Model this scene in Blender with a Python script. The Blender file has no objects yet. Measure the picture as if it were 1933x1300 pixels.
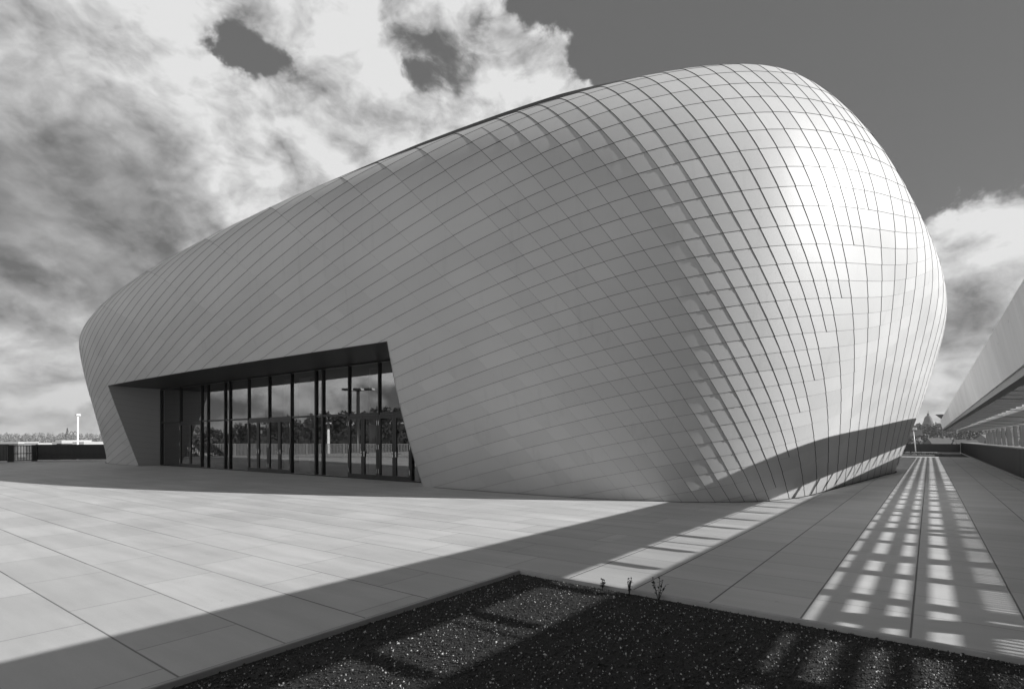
import bpy, bmesh, math, random
import numpy as np
from mathutils import Vector
from math import comb, radians, sin, cos, pi
random.seed(7); rng=np.random.default_rng(7)
sc=bpy.context.scene; COL=sc.collection

# ------------------------------------------------------------------ camera frame
F=1046.; CXP=966.5; HV=829.; EYE=1.6
YAW=math.atan(787.5/1046.); CY_,SY_=math.cos(YAW),math.sin(YAW)
def at(u,d,z=0.):
    """ground-plan point seen in image column u at depth d"""
    x=(u-CXP)/F*d
    return Vector((x*CY_-d*SY_, x*SY_+d*CY_, z))
def zat(v,d): return EYE+(HV-v)*d/F
def ray(u,v):
    x=(u-CXP)/F; h=(HV-v)/F
    return Vector((x*CY_-SY_, x*SY_+CY_, h)).normalized()

# ------------------------------------------------------------------ helpers
def tag(o,label=None,cat=None,group=None,kind=None):
    if label: o['label']=label
    if cat: o['category']=cat
    if group: o['group']=group
    if kind: o['kind']=kind
    return o
def empty(name,loc=(0,0,0),rz=0.,label=None,cat=None,group=None):
    o=bpy.data.objects.new(name,None); COL.objects.link(o)
    o.location=loc; o.rotation_euler=(0,0,rz); o.empty_display_size=.3
    return tag(o,label,cat,group)
def copy_tree(o,parent=None):
    c=o.copy(); COL.objects.link(c); c.parent=parent
    for ch in list(o.children): copy_tree(ch,c)
    return c
class MB:
    def __init__(s): s.v=[]; s.f=[]
    def add(s,vs,fs):
        n=len(s.v); s.v+= [tuple(v) for v in vs]; s.f+=[tuple(i+n for i in f) for f in fs]; return s
    def box(s,x0,x1,y0,y1,z0,z1):
        return s.add([(x0,y0,z0),(x1,y0,z0),(x1,y1,z0),(x0,y1,z0),(x0,y0,z1),(x1,y0,z1),(x1,y1,z1),(x0,y1,z1)],
          [(3,2,1,0),(4,5,6,7),(0,1,5,4),(1,2,6,5),(2,3,7,6),(3,0,4,7)])
    def quad(s,a,b,c,d): return s.add([a,b,c,d],[(0,1,2,3)])
    def prism(s,prof,y0,y1):
        """profile [(x,z)] counter-clockwise seen from -y, swept along y"""
        n=len(prof)
        vs=[(x,y0,z) for x,z in prof]+[(x,y1,z) for x,z in prof]
        fs=[tuple(range(n)),tuple(range(2*n-1,n-1,-1))]+[(i,n+i,n+(i+1)%n,(i+1)%n) for i in range(n)]
        return s.add(vs,fs)
    def tube(s,pts,rad,n=8,cap=True):
        pts=[Vector(p) for p in pts]
        if not isinstance(rad,(list,tuple)): rad=[rad]*len(pts)
        vs=[];fs=[]
        for i,p in enumerate(pts):
            t=(pts[min(i+1,len(pts)-1)]-pts[max(i-1,0)]).normalized()
            a=Vector((0,0,1)) if abs(t.z)<.9 else Vector((1,0,0))
            u=t.cross(a).normalized(); w=t.cross(u)
            for k in range(n):
                q=2*pi*k/n; vs.append(p+(u*cos(q)+w*sin(q))*rad[i])
        for i in range(len(pts)-1):
            for k in range(n):
                fs.append((i*n+k,(i+1)*n+k,(i+1)*n+(k+1)%n,i*n+(k+1)%n))
        if cap:
            fs.append(tuple(range(n))); m=(len(pts)-1)*n; fs.append(tuple(range(m+n-1,m-1,-1)))
        return s.add(vs,fs)
    def build(s,name,mat,parent=None,smooth=False,bevel=0):
        me=bpy.data.meshes.new(name); me.from_pydata(s.v,[],s.f); me.update()
        bm=bmesh.new(); bm.from_mesh(me); bmesh.ops.recalc_face_normals(bm,faces=bm.faces); bm.to_mesh(me); bm.free()
        me.materials.append(mat)
        if smooth: me.polygons.foreach_set('use_smooth',[True]*len(me.polygons))
        o=bpy.data.objects.new(name,me); COL.objects.link(o); o.parent=parent
        if bevel:
            b=o.modifiers.new('bevel','BEVEL'); b.width=bevel; b.segments=2; b.limit_method='ANGLE'
        return o

# ------------------------------------------------------------------ materials
class NT:
    def __init__(s,tree): s.t=tree; s.n=tree.nodes; s.l=tree.links
    def node(s,ty,**kw):
        n=s.n.new(ty)
        for k,v in kw.items(): setattr(n,k,v)
        return n
    def inp(s,sock,v):
        if hasattr(v,'is_output'): s.l.new(v,sock)
        elif v is not None: sock.default_value=v
    def m(s,op,a,b=None,c=None,clamp=False):
        n=s.node('ShaderNodeMath',operation=op); n.use_clamp=clamp
        s.inp(n.inputs[0],a); s.inp(n.inputs[1],b); s.inp(n.inputs[2],c); return n.outputs[0]
    def vm(s,op,a,b=None,scale=None):
        n=s.node('ShaderNodeVectorMath',operation=op); s.inp(n.inputs[0],a)
        if b is not None: s.inp(n.inputs[1],b)
        if scale is not None: s.inp(n.inputs['Scale'],scale)
        return n.outputs['Value'] if op in('DOT_PRODUCT','LENGTH') else n.outputs[0]
    def noise(s,vec,scale,detail=4,rough=.5,dist=0.,lac=2.):
        n=s.node('ShaderNodeTexNoise'); s.inp(n.inputs['Vector'],vec)
        n.inputs['Scale'].default_value=scale; n.inputs['Detail'].default_value=detail
        n.inputs['Roughness'].default_value=rough; n.inputs['Distortion'].default_value=dist; n.inputs['Lacunarity'].default_value=lac
        return n.outputs['Fac']
    def mapr(s,v,a,b,c,d,smooth=False):
        n=s.node('ShaderNodeMapRange'); n.interpolation_type='SMOOTHSTEP' if smooth else 'LINEAR'
        for i,x in enumerate((v,a,b,c,d)): s.inp(n.inputs[i],x)
        return n.outputs[0]
    def sep(s,v):
        n=s.node('ShaderNodeSeparateXYZ'); s.inp(n.inputs[0],v); return n.outputs
    def comb(s,x,y,z):
        n=s.node('ShaderNodeCombineXYZ'); s.inp(n.inputs[0],x);s.inp(n.inputs[1],y);s.inp(n.inputs[2],z); return n.outputs[0]
    def geo(s): return s.node('ShaderNodeNewGeometry').outputs['Position']
    def obj(s): return s.node('ShaderNodeTexCoord').outputs['Object']
    def gray(s,v): return s.comb(v,v,v)
def material(name,base=.5,rough=.6,metal=0.,spec=.5,var=0.,vscale=3.,bump=0.,bscale=20.,stretch=None):
    mt=bpy.data.materials.new(name); mt.use_nodes=True
    T=NT(mt.node_tree); b=T.n['Principled BSDF']
    b.inputs['Base Color'].default_value=(base,base,base,1); b.inputs['Roughness'].default_value=rough
    b.inputs['Metallic'].default_value=metal; b.inputs['Specular IOR Level'].default_value=spec
    co=T.obj()
    if stretch: co=T.vm('MULTIPLY',co,stretch)
    if var:
        n=T.noise(co,vscale,5,.6)
        v=T.m('MULTIPLY',T.mapr(n,.25,.75,1-var,1+var),base)
        T.l.new(T.gray(v),b.inputs['Base Color'])
    if bump:
        n=T.noise(co,bscale,4,.6); bn=T.node('ShaderNodeBump'); bn.inputs['Strength'].default_value=bump
        bn.inputs['Distance'].default_value=.02
        T.l.new(n,bn.inputs['Height']); T.l.new(bn.outputs[0],b.inputs['Normal'])
    return mt
M={}
M['dark_frame']=material('dark_metal_frame',.016,.35,.3)
M['lining']=material('dark_membrane',.012,.8)
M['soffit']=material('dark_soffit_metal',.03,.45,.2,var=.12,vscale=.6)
M['roof_dark']=material('dark_roof_sheet',.05,.6,var=.2,vscale=.5)
M['steel']=material('brushed_steel',.5,.25,1.)
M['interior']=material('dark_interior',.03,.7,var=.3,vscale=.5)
M['white_plaster']=material('white_plaster',.55,.7)
M['parapet']=material('dark_ribbed_cladding',.022,.5,var=.25,vscale=4,stretch=(1,1,.15))
M['kerb']=material('kerb_concrete',.28,.75,var=.2,vscale=2.5,bump=.2)
M['fence']=material('dark_painted_steel',.02,.45,.2)
M['fence_pale']=material('sunlit_fence_steel',.24,.5,.2)  # paler copy of the fence steel, its sunlit look put into the colour
M['post']=material('painted_steel_post',.28,.45,var=.1)
M['canopy']=material('grey_soffit_panel',.62,.55,var=.08,vscale=1.2)
M['rafter']=material('grey_painted_rafter',.2,.5)
M['mast']=material('white_painted_mast',.75,.4)
M['lampdark']=material('dark_lamp_housing',.03,.4)
M['lens']=material('pale_lamp_glass',.7,.2)
M['trunk']=material('bark',.06,.9,var=.4,vscale=4)
M['leaf']=material('leaf_mid',.05,.7,var=.45,vscale=.8)
M['leaf_dark']=material('leaf_dark',.016,.7,var=.45,vscale=.8)
M['bare']=material('hazy_bare_twigs',.15,.9,var=.35,vscale=.2)  # lightened so the colour carries part of the distance haze
M['wood_far']=material('far_wood',.06,.9,var=.5,vscale=.05)
M['wall_pale']=material('pale_render',.55,.8,var=.1)
M['wall_mid']=material('brick_wall',.2,.85,var=.2,vscale=2)
M['wall_dark']=material('dark_brick_wall',.09,.85,var=.2,vscale=2)
M['roof']=material('slate_roof',.05,.7,var=.2)
M['roof_tile']=material('tile_roof',.12,.8,var=.2)
M['win']=material('dark_window_glass',.03,.08,spec=.8)
M['shed']=material('white_sheet_metal',.36,.5)
M['terrain']=material('rough_land',.032,.95,var=.6,vscale=.02)
M['stone']=material('dark_gravel_bed',.018,.9,var=.5,vscale=40,bump=.6,bscale=60)
M['stone_church']=material('church_stone',.07,.8,var=.2)

def mat_fascia():
    mt=bpy.data.materials.new('white_painted_concrete'); mt.use_nodes=True; T=NT(mt.node_tree); b=T.n['Principled BSDF']
    p=T.obj()
    a=T.noise(T.vm('MULTIPLY',p,(1,1.3,.12)),2.2,5,.65)          # run-off streaks
    s=T.noise(p,9.,3,.5)
    spots=T.mapr(s,.70,.76,0,.45)
    c=T.noise(p,.7,3,.5)
    v=T.m('MULTIPLY',T.mapr(a,.3,.75,.88,.76),T.mapr(c,.3,.7,.93,1.05))
    v=T.m('MULTIPLY',v,T.m('SUBTRACT',1.,spots))
    T.l.new(T.gray(v),b.inputs['Base Color']); b.inputs['Roughness'].default_value=.7
    return mt
M['fascia']=mat_fascia()

def mat_paving():
    mt=bpy.data.materials.new('concrete_paving_slabs'); mt.use_nodes=True; T=NT(mt.node_tree); b=T.n['Principled BSDF']
    P=T.geo(); x,y,z=T.sep(P)
    right=T.m('GREATER_THAN',x,-4.0)
    ly=T.m('DIVIDE',T.m('ADD',y,-1.635),.772); row=T.m('FLOOR',ly); fy=T.m('FRACT',ly)
    lx1=T.m('DIVIDE',T.m('ADD',x,.12),.8); lx2=T.m('DIVIDE',T.m('ADD',x,T.m('MULTIPLY',T.m('MODULO',row,3.),.52)),1.6)
    lx=T.m('ADD',T.m('MULTIPLY',lx1,right),T.m('MULTIPLY',lx2,T.m('SUBTRACT',1.,right)))
    colx=T.m('FLOOR',lx); fx=T.m('FRACT',lx)
    wx=T.m('ADD',T.m('MULTIPLY',right,.8),T.m('MULTIPLY',T.m('SUBTRACT',1.,right),1.6))
    ex=T.m('MULTIPLY',T.m('MINIMUM',fx,T.m('SUBTRACT',1.,fx)),wx)
    ey=T.m('MULTIPLY',T.m('MINIMUM',fy,T.m('SUBTRACT',1.,fy)),.772)
    wn=T.node('ShaderNodeTexWhiteNoise'); wn.noise_dimensions='3D'; T.l.new(T.comb(colx,row,right),wn.inputs['Vector'])
    rnd=wn.outputs['Value']
    wr=T.node('ShaderNodeTexWhiteNoise'); wr.noise_dimensions='2D'; T.l.new(T.comb(T.m('FLOOR',T.m('MULTIPLY',lx,.37)),row,0.),wr.inputs['Vector'])
    # joints: open wide joints in one direction, tight ones in the other
    jy=T.m('SUBTRACT',1.,T.mapr(ey,.004,.011,0,1)); jx=T.m('SUBTRACT',1.,T.mapr(ex,.004,.011,0,1))
    sy=T.m('ADD',T.m('MULTIPLY',right,.45),T.m('MULTIPLY',T.m('SUBTRACT',1.,right),T.mapr(wr.outputs['Value'],0,1,.35,1.)))
    sx=T.m('ADD',T.m('MULTIPLY',right,.95),T.m('MULTIPLY',T.m('SUBTRACT',1.,right),.42))
    joint=T.m('MAXIMUM',T.m('MULTIPLY',jy,sy),T.m('MULTIPLY',jx,sx))
    n1=T.noise(T.vm('MULTIPLY',P,(.25,1.6,1)),1.6,6,.65)
    n2=T.noise(T.vm('MULTIPLY',P,(.9,.35,1)),.55,4,.55)
    n3=T.noise(P,60.,2,.6)
    st=T.noise(P,7.,3,.5)
    v=T.m('MULTIPLY',T.mapr(rnd,0,1,.91,1.05),T.mapr(n1,.25,.75,.84,1.14))
    v=T.m('MULTIPLY',v,T.mapr(n2,.3,.7,.93,1.06)); v=T.m('MULTIPLY',v,T.mapr(n3,.2,.8,.96,1.04))
    v=T.m('MULTIPLY',v,T.mapr(st,.72,.78,1.,.72))
    v=T.m('MULTIPLY',v,.375); v=T.m('MULTIPLY',v,T.m('SUBTRACT',1.,T.m('MULTIPLY',joint,.90)))
    T.l.new(T.gray(v),b.inputs['Base Color'])
    T.l.new(T.mapr(n1,.2,.8,.5,.72),b.inputs['Roughness']); b.inputs['Specular IOR Level'].default_value=.4
    bp=T.node('ShaderNodeBump'); bp.inputs['Strength'].default_value=.6; bp.inputs['Distance'].default_value=.006
    T.l.new(T.m('SUBTRACT',T.m('MULTIPLY',n3,.12),joint),bp.inputs['Height']); T.l.new(bp.outputs[0],b.inputs['Normal'])
    return mt
M['paving']=mat_paving()

def mat_clad():
    mt=bpy.data.materials.new('satin_metal_cladding'); mt.use_nodes=True; T=NT(mt.node_tree); b=T.n['Principled BSDF']
    at_=T.node('ShaderNodeAttribute'); at_.attribute_name='tone'
    P=T.geo()
    st=T.noise(T.vm('MULTIPLY',P,(2.2,2.2,.22)),1.5,4,.6); n=T.noise(P,.35,3,.5)
    v=T.m('MULTIPLY',T.mapr(at_.outputs['Fac'],0,1,.95,1.04),T.mapr(n,.3,.7,.95,1.04))
    v=T.m('MULTIPLY',v,T.mapr(st,.58,.82,1.,.90))
    T.l.new(T.gray(T.m('MULTIPLY',v,CLAD_BASE)),b.inputs['Base Color'])
    b.inputs['Metallic'].default_value=CLAD_METAL; b.inputs['Specular IOR Level'].default_value=.22
    T.l.new(T.m('ADD',T.mapr(at_.outputs['Fac'],0,1,-.03,.03),CLAD_ROUGH),b.inputs['Roughness'])
    w=T.noise(P,1.1,2,.5); bp=T.node('ShaderNodeBump'); bp.inputs['Strength'].default_value=.12; bp.inputs['Distance'].default_value=.05
    T.l.new(w,bp.inputs['Height']); T.l.new(bp.outputs[0],b.inputs['Normal'])
    return mt
CLAD_BASE,CLAD_METAL,CLAD_ROUGH=.405,.12,.55
M['clad']=mat_clad()
def mat_jamb():
    mt=material('jamb_metal_sheet',.40,.45,.2); T=NT(mt.node_tree); b=T.n['Principled BSDF']
    x,y,z=T.sep(T.geo())
    f=T.m('FRACT',T.m('DIVIDE',T.m('ADD',z,T.m('MULTIPLY',y,.12)),.34))
    j=T.mapr(T.m('MINIMUM',f,T.m('SUBTRACT',1.,f)),.006,.02,.6,1.)
    T.l.new(T.gray(T.m('MULTIPLY',j,.40)),b.inputs['Base Color']); return mt
M['jamb']=mat_jamb()
def mat_glass(name,refl,trans,tint=1.):
    mt=bpy.data.materials.new(name); mt.use_nodes=True; T=NT(mt.node_tree); T.n.clear()
    o=T.node('ShaderNodeOutputMaterial'); mx=T.node('ShaderNodeMixShader')
    tr=T.node('ShaderNodeBsdfTransparent'); tr.inputs[0].default_value=(trans,trans,trans,1)
    gl=T.node('ShaderNodeBsdfGlossy'); gl.inputs['Roughness'].default_value=0.; gl.inputs[0].default_value=(tint,tint,tint,1)
    mx.inputs[0].default_value=refl
    T.l.new(tr.outputs[0],mx.inputs[1]); T.l.new(gl.outputs[0],mx.inputs[2]); T.l.new(mx.outputs[0],o.inputs[0])
    return mt
M['glass']=mat_glass('coated_window_glass',.28,.35)
def mat_frost():
    mt=bpy.data.materials.new('tinted_roof_glass'); mt.use_nodes=True; T=NT(mt.node_tree); T.n.clear()
    o=T.node('ShaderNodeOutputMaterial'); mx=T.node('ShaderNodeMixShader'); mx.inputs[0].default_value=.6
    tr=T.node('ShaderNodeBsdfTransparent'); tr.inputs[0].default_value=(.9,.9,.9,1)
    df=T.node('ShaderNodeBsdfDiffuse'); df.inputs[0].default_value=(.16,.16,.16,1)
    mx.inputs[0].default_value=.2
    T.l.new(tr.outputs[0],mx.inputs[1]); T.l.new(df.outputs[0],mx.inputs[2]); T.l.new(mx.outputs[0],o.inputs[0]); return mt
M['roofglass']=mat_frost()
def mat_pebble():
    mt=bpy.data.materials.new('mixed_gravel'); mt.use_nodes=True; T=NT(mt.node_tree); b=T.n['Principled BSDF']
    a=T.node('ShaderNodeAttribute'); a.attribute_name='tone'
    T.l.new(T.gray(a.outputs['Fac']),b.inputs['Base Color']); b.inputs['Roughness'].default_value=.6; return mt
M['pebble']=mat_pebble()

# ------------------------------------------------------------------ the building shell
SP={'cx': -21.1214, 'cy': 25.9248, 'aE': 21.8768, 'aW': 29.046, 'bF': 14.9556, 'bB': 14.3082, 'nb': 7.2113, 'nt': 3.4522, 'h0': 13.1644, 'h1': 3.7055, 'h2': -0.6439, 'h3': -0.2118, 'betE': 0.9185, 'betW': 1.0289, 'betF': 0.8724, 'betB': 0.8844, 'smE': 0.4096, 'smW': 0.7791, 'smF': 0.5, 'smB': 0.4663, 'pE': 1.9747, 'pW': 2.3729, 'pF': 2.3061, 'pB': 2.1817, 'qE': 2.1618, 'qW': 2.3773, 'qF': 2.2799, 'qB': 2.2014, 'tx': 14.3141, 'ty': -0.641, 'h4': -0.3779, 'shx': 0.0438, 'shy': -0.0131, 'c0_0': -0.0214, 'c0_1': -0.048, 'c0_2': 0.0075, 'c0_3': 0.0361, 'c0_4': 0.0514, 'c1_0': -0.0246, 'c1_1': -0.0344, 'c1_2': -0.0048, 'c1_3': -0.0002, 'c1_4': -0.0055, 'c2_0': 0.0196, 'c2_1': 0.0171, 'c2_2': -0.0314, 'c2_3': -0.0455, 'c2_4': -0.0546, 'c3_0': 0.0139, 'c3_1': -0.0318, 'c3_2': 0.0015, 'c3_3': -0.0079, 'c3_4': -0.015, 'c4_0': -0.0065, 'c4_1': -0.0083, 'c4_2': 0.017, 'c4_3': 0.0315, 'c4_4': 0.0098, 'c5_0': -0.0085, 'c5_1': -0.0017, 'c5_2': 0.0479, 'c5_3': 0.0548, 'c5_4': 0.0314, 'c6_0': 0.0113, 'c6_1': 0.0168, 'c6_2': 0.0134, 'c6_3': 0.009, 'c6_4': -0.0339, 'd0_1': 0.0866, 'd0_2': 0.0013, 'd0_3': -0.0091, 'd0_4': 0.0223, 'd1_1': -0.0258, 'd1_2': -0.0647, 'd1_3': -0.0331, 'd1_4': 0.0259, 'd2_1': -0.0973, 'd2_2': -0.0137, 'd2_3': 0.0045, 'd2_4': -0.0112, 'd3_1': -0.0986, 'd3_2': -0.0463, 'd3_3': 0.0162, 'd3_4': 0.0589, 'd4_1': 0.0408, 'd4_2': 0.0362, 'd4_3': 0.0222, 'd4_4': -0.0289, 'd5_1': -0.0331, 'd5_2': 0.0278, 'd5_3': 0.0489, 'd5_4': 0.0017, 'd6_1': 0.034, 'd6_2': 0.0148, 'd6_3': -0.0208, 'd6_4': -0.0658}
CA=np.array([-10.68687, -6.33171, 13.81873, 1.21845, -2.62369, -2.10176, 1.04466, 0.21424, 0.42737, 0.73052, 1.08044, -0.65273, -1.31, -0.36674, 0.10738, -0.03802, 0.51106, 1.45959, -0.73901]); CB=np.array([18.56787, 10.61173, 6.85068, 7.5258, -1.56139, -3.26398, 1.80782, -1.08251, -3.18048, 1.97488, -0.90336, 0.10905, -0.56257, 0.17267, 0.41557, -0.82586, -0.22308, 0.55152, -0.2118]); RA,RB=0.21634,-0.97993
def surf(p,NP,NTT):
    ph=np.linspace(0,2*np.pi,NP,endpoint=False); t=np.linspace(0,1,NTT)
    PH,T=np.meshgrid(ph,t); c,s=np.cos(PH),np.sin(PH)
    wE=np.maximum(c,0)**2;wW=np.maximum(-c,0)**2;wB=np.maximum(s,0)**2;wF=np.maximum(-s,0)**2
    bl=lambda k:(wE*p[k+'E']+wW*p[k+'W']+wF*p[k+'F']+wB*p[k+'B'])
    bet,sm,pp,qq=bl('bet'),bl('sm'),bl('p'),bl('q')
    lo=T<.35; tt=np.clip(T/.35,0,1); th=np.clip((T-.35)/.65,0,1)*np.pi/2
    sig=np.where(lo,sm*tt,sm+(1-sm)*np.sin(th)**(2/pp))
    r=np.where(lo,1-(1-bet)*(1-tt)**2,np.maximum(np.cos(th),0)**(2/qq))
    n=p['nb']+(p['nt']-p['nb'])*sig
    rs=(np.abs(c)**n+np.abs(s)**n)**(-1/n)
    a=np.where(c>0,p['aE'],p['aW']); b=np.where(s>0,p['bB'],p['bF'])
    up=np.clip((sig-sm)/(1-sm),0,1)
    tr=[np.ones_like(PH),np.cos(PH),np.sin(PH),np.cos(2*PH),np.sin(2*PH),np.cos(3*PH),np.sin(3*PH)]
    def corr(pre,l0):
        out=0
        for l in range(l0,5):
            out=out+comb(4,l)*T**l*(1-T)**(4-l)*sum(tr[k]*p[f'{pre}{k}_{l}'] for k in range(7))
        return out
    r=r*(1+corr('c',0)); xn=r*rs*c; yn=r*rs*s
    X=p['cx']+a*xn+p['tx']*up*(1-r); Y=p['cy']+b*yn+p['ty']*up*(1-r)
    H=p['h0']+p['h1']*xn+p['h2']*xn**2+p['h3']*yn+p['h4']*xn**3
    Z=H*sig*(1+corr('d',1))
    X,Y=X+p['shx']*(Y-p['cy']),Y+p['shy']*(X-p['cx'])
    return np.stack([X,Y,Z],-1)
NPH,NTH=320,112
S=surf(SP,NPH,NTH)
for i in range(20):                                     # straight foot on the passage side
    r=S[i]; m_=(r[:,0]>-5)&(r[:,1]>17.5)&(r[:,1]<31.6); ys=r[m_,1]; a_,b_=np.argmin(ys),np.argmax(ys); xs_=r[m_,0]
    xl=xs_[a_]+(xs_[b_]-.12-xs_[a_])*(ys-ys[a_])/(ys[b_]-ys[a_]); S[i,m_,0]+=(xl-xs_)*(1-i/20)
for _ in range(10):                                   # even out small kinks of the fitted surface
    A=.5*S+.25*(np.roll(S,1,1)+np.roll(S,-1,1)); A[0]=S[0]*.7+A[0]*.3; A[-1]=S[-1]
    B=A.copy(); B[1:-1]=.5*A[1:-1]+.25*(A[2:]+A[:-2]); S=B
S[-1]=S[-2].mean(0)+np.array([0,0,.02])
dph=np.roll(S,-1,1)-np.roll(S,1,1); dth=np.gradient(S,axis=0)
NN=np.cross(dph,dth); NN[-1]=[0,0,1]; NN/=np.linalg.norm(NN,axis=-1,keepdims=True)+1e-12
def basis(P):
    X,Y,Z=(P[...,0]+20)/20,(P[...,1]-20)/10,(P[...,2]-6)/6
    return np.stack([X,Y,Z,X*X,Y*Y,Z*Z,X*Y,X*Z,Y*Z,X**3,X*X*Z,X*Z*Z,Z**3,X*X*Y,Y*Y*Z,Y*Z*Z,X*Y*Z,Y**3,X*Y*Y],-1)
fA=lambda P: basis(P)@CA-RA
fB=lambda P: basis(P)@CB-RB
FA,FB=fA(S),fB(S)
view=S-np.array([0,0,EYE]); view/=np.linalg.norm(view,axis=-1,keepdims=True)
FACE=(NN*view).sum(-1)<.22                              # the sides that can be seen from the terrace
OX0,OX1,OZ=-37.9,-13.72,4.70                            # entrance opening
def cut(poly,k,lv):
    """split a polygon (rows of 8 numbers) where column k passes lv -> (below, above)"""
    lo=[];hi=[]; n=len(poly)
    for i in range(n):
        a=poly[i]; b=poly[(i+1)%n]; da=a[k]-lv; db=b[k]-lv
        if da<=0: lo.append(a)
        if da>=0: hi.append(a)
        if da*db<0:
            t=da/(da-db); q=[x+(y-x)*t for x,y in zip(a,b)]; q[k]=lv; lo.append(q); hi.append(q)
    return (lo if len(lo)>2 else None),(hi if len(hi)>2 else None)
def bands(poly,k):
    vals=[v[k] for v in poly]; l0=math.floor(min(vals)+1e-7)+1; l1=math.ceil(max(vals)-1e-7)
    out=[]; cur=poly
    for lv in range(l0,l1):
        lo,hi=cut(cur,k,lv)
        if lo: out.append(lo)
        cur=hi
        if not cur: break
    if cur: out.append(cur)
    return out
rows=np.concatenate([S,NN,FA[...,None],FB[...,None]],-1).tolist()
outside=[]
for i in range(NTH-1):
    for j in range(NPH):
        j2=(j+1)%NPH
        q=[rows[i][j],rows[i][j2],rows[i+1][j2],rows[i+1][j]]
        if i==NTH-2: q=q[:3]
        vis=FACE[i,j] or FACE[i,j2] or FACE[i+1,j]
        pcs=[q]
        if S[i,j,1]<20 and i<NTH*.6:
            pcs=[]; cur=q
            lo,hi=cut(cur,0,OX0)
            if lo: pcs.append(lo)
            if hi:
                lo,hi2=cut(hi,0,OX1)
                if hi2: pcs.append(hi2)
                if lo:
                    a,b=cut(lo,2,OZ)
                    if b: pcs.append(b)
        for p_ in pcs: outside.append((p_,vis))
def area_ok(p):
    a=Vector(p[0][:3]); s=0
    for i in range(1,len(p)-1): s+=((Vector(p[i][:3])-a).cross(Vector(p[i+1][:3])-a)).length
    return s>1e-7
cells={}; plain=[]
def unit(i,fb):
    """panel length in seams: long on the far front, short round the corner, long again low on the end"""
    if fb-.81*i>25.9: return 2
    if fb-.52*i<-6.0: return 4
    if fb-.52*i<4.8: return 2
    return 1
for p_,vis in outside:
    if not vis: plain.append(p_); continue
    for a in bands(p_,6):
        ia=math.floor(sum(v[6] for v in a)/len(a))
        for b in bands(a,7):
            if not area_ok(b): continue
            jb=math.floor(sum(v[7] for v in b)/len(b))
            u=unit(ia,jb+.5)
            j0=(jb//2)*2 if u==2 else (jb//4)*4 if u==4 else jb
            # a merged panel never swallows part of a shorter one
            if u>1 and unit(ia,j0+.5)!=u: u=1 if unit(ia,j0+.5)==1 else 2; j0=(jb//u)*u
            cells.setdefault((ia,j0,u),[]).append(b)
GAP_A,GAP_B,STEP_A,STEP_B=.0035,.0035,.009,.011
TILT_A,TILT_B,FLAT=.006,.012,.4
def gradf(P,f):
    h=1e-3; return np.stack([(f(P+np.eye(3)[k]*h)-f(P-np.eye(3)[k]*h))/(2*h) for k in range(3)],-1)
CI=[];V=[];N=[];VA=[];UU=[];faces=[];tone=[]
for ci,((ia,j0,u),pl) in enumerate(cells.items()):
    idx={}; tn=random.random()
    for poly in pl:
        f=[]
        for v in poly:
            key=(round(v[0]*2e3),round(v[1]*2e3),round(v[2]*2e3))
            if key not in idx:
                idx[key]=len(V); V.append(v[:3]); N.append(v[3:6]); VA.append((v[6]-ia,(v[7]-j0)/u)); UU.append(u); CI.append(ci)
            if not f or f[-1]!=idx[key]: f.append(idx[key])
        if f and f[0]==f[-1]: f.pop()
        if len(f)>2: faces.append(f); tone.append(tn)
par_=list(range(len(V)))                                 # one id per connected panel
def find(a):
    while par_[a]!=a: par_[a]=par_[par_[a]]; a=par_[a]
    return a
for f in faces:
    for a in f[1:]: par_[find(a)]=find(f[0])
CI=np.unique([find(a) for a in range(len(V))],return_inverse=True)[1]
U=np.array(UU,float); V=np.array(V);N=np.array(N);VA=np.array(VA); N/=np.linalg.norm(N,axis=1,keepdims=True)
for f,k,g in((fA,0,GAP_A),(fB,1,GAP_B)):
    G=gradf(V,f); G-=N*(G*N).sum(1,keepdims=True); gl=np.linalg.norm(G,axis=1,keepdims=True)+1e-9
    G/=gl; tl=(TILT_A*gl if k==0 else TILT_B*gl/U[:,None])*G
    if k==0:
        acc=np.zeros((CI.max()+1,3)); np.add.at(acc,CI,N); acc/=np.linalg.norm(acc,axis=1,keepdims=True)+1e-9
        NT_=N*(1-FLAT)+acc[CI]*FLAT          # the sheets are nearly flat between their seams
    NT_=NT_+tl
    sh=np.where(VA[:,k]<.004,g,0)-np.where(VA[:,k]>.996,g,0)
    if k==0: off=G*sh[:,None]
    else: off=off+G*sh[:,None]
W=V+off+N*(STEP_A*(1-VA[:,0])+STEP_B*(1-VA[:,1]))[:,None]
def mesh_obj(name,verts,faces,mat,parent,smooth=True,attr=None):
    me=bpy.data.meshes.new(name); me.from_pydata([tuple(v) for v in verts],[],faces); me.update()
    me.materials.append(mat)
    if smooth: me.polygons.foreach_set('use_smooth',[True]*len(me.polygons))
    if attr is not None:
        at_=me.attributes.new('tone','FLOAT','FACE'); at_.data.foreach_set('value',np.asarray(attr,dtype=np.float32))
    o=bpy.data.objects.new(name,me); COL.objects.link(o); o.parent=parent; return o
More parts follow.
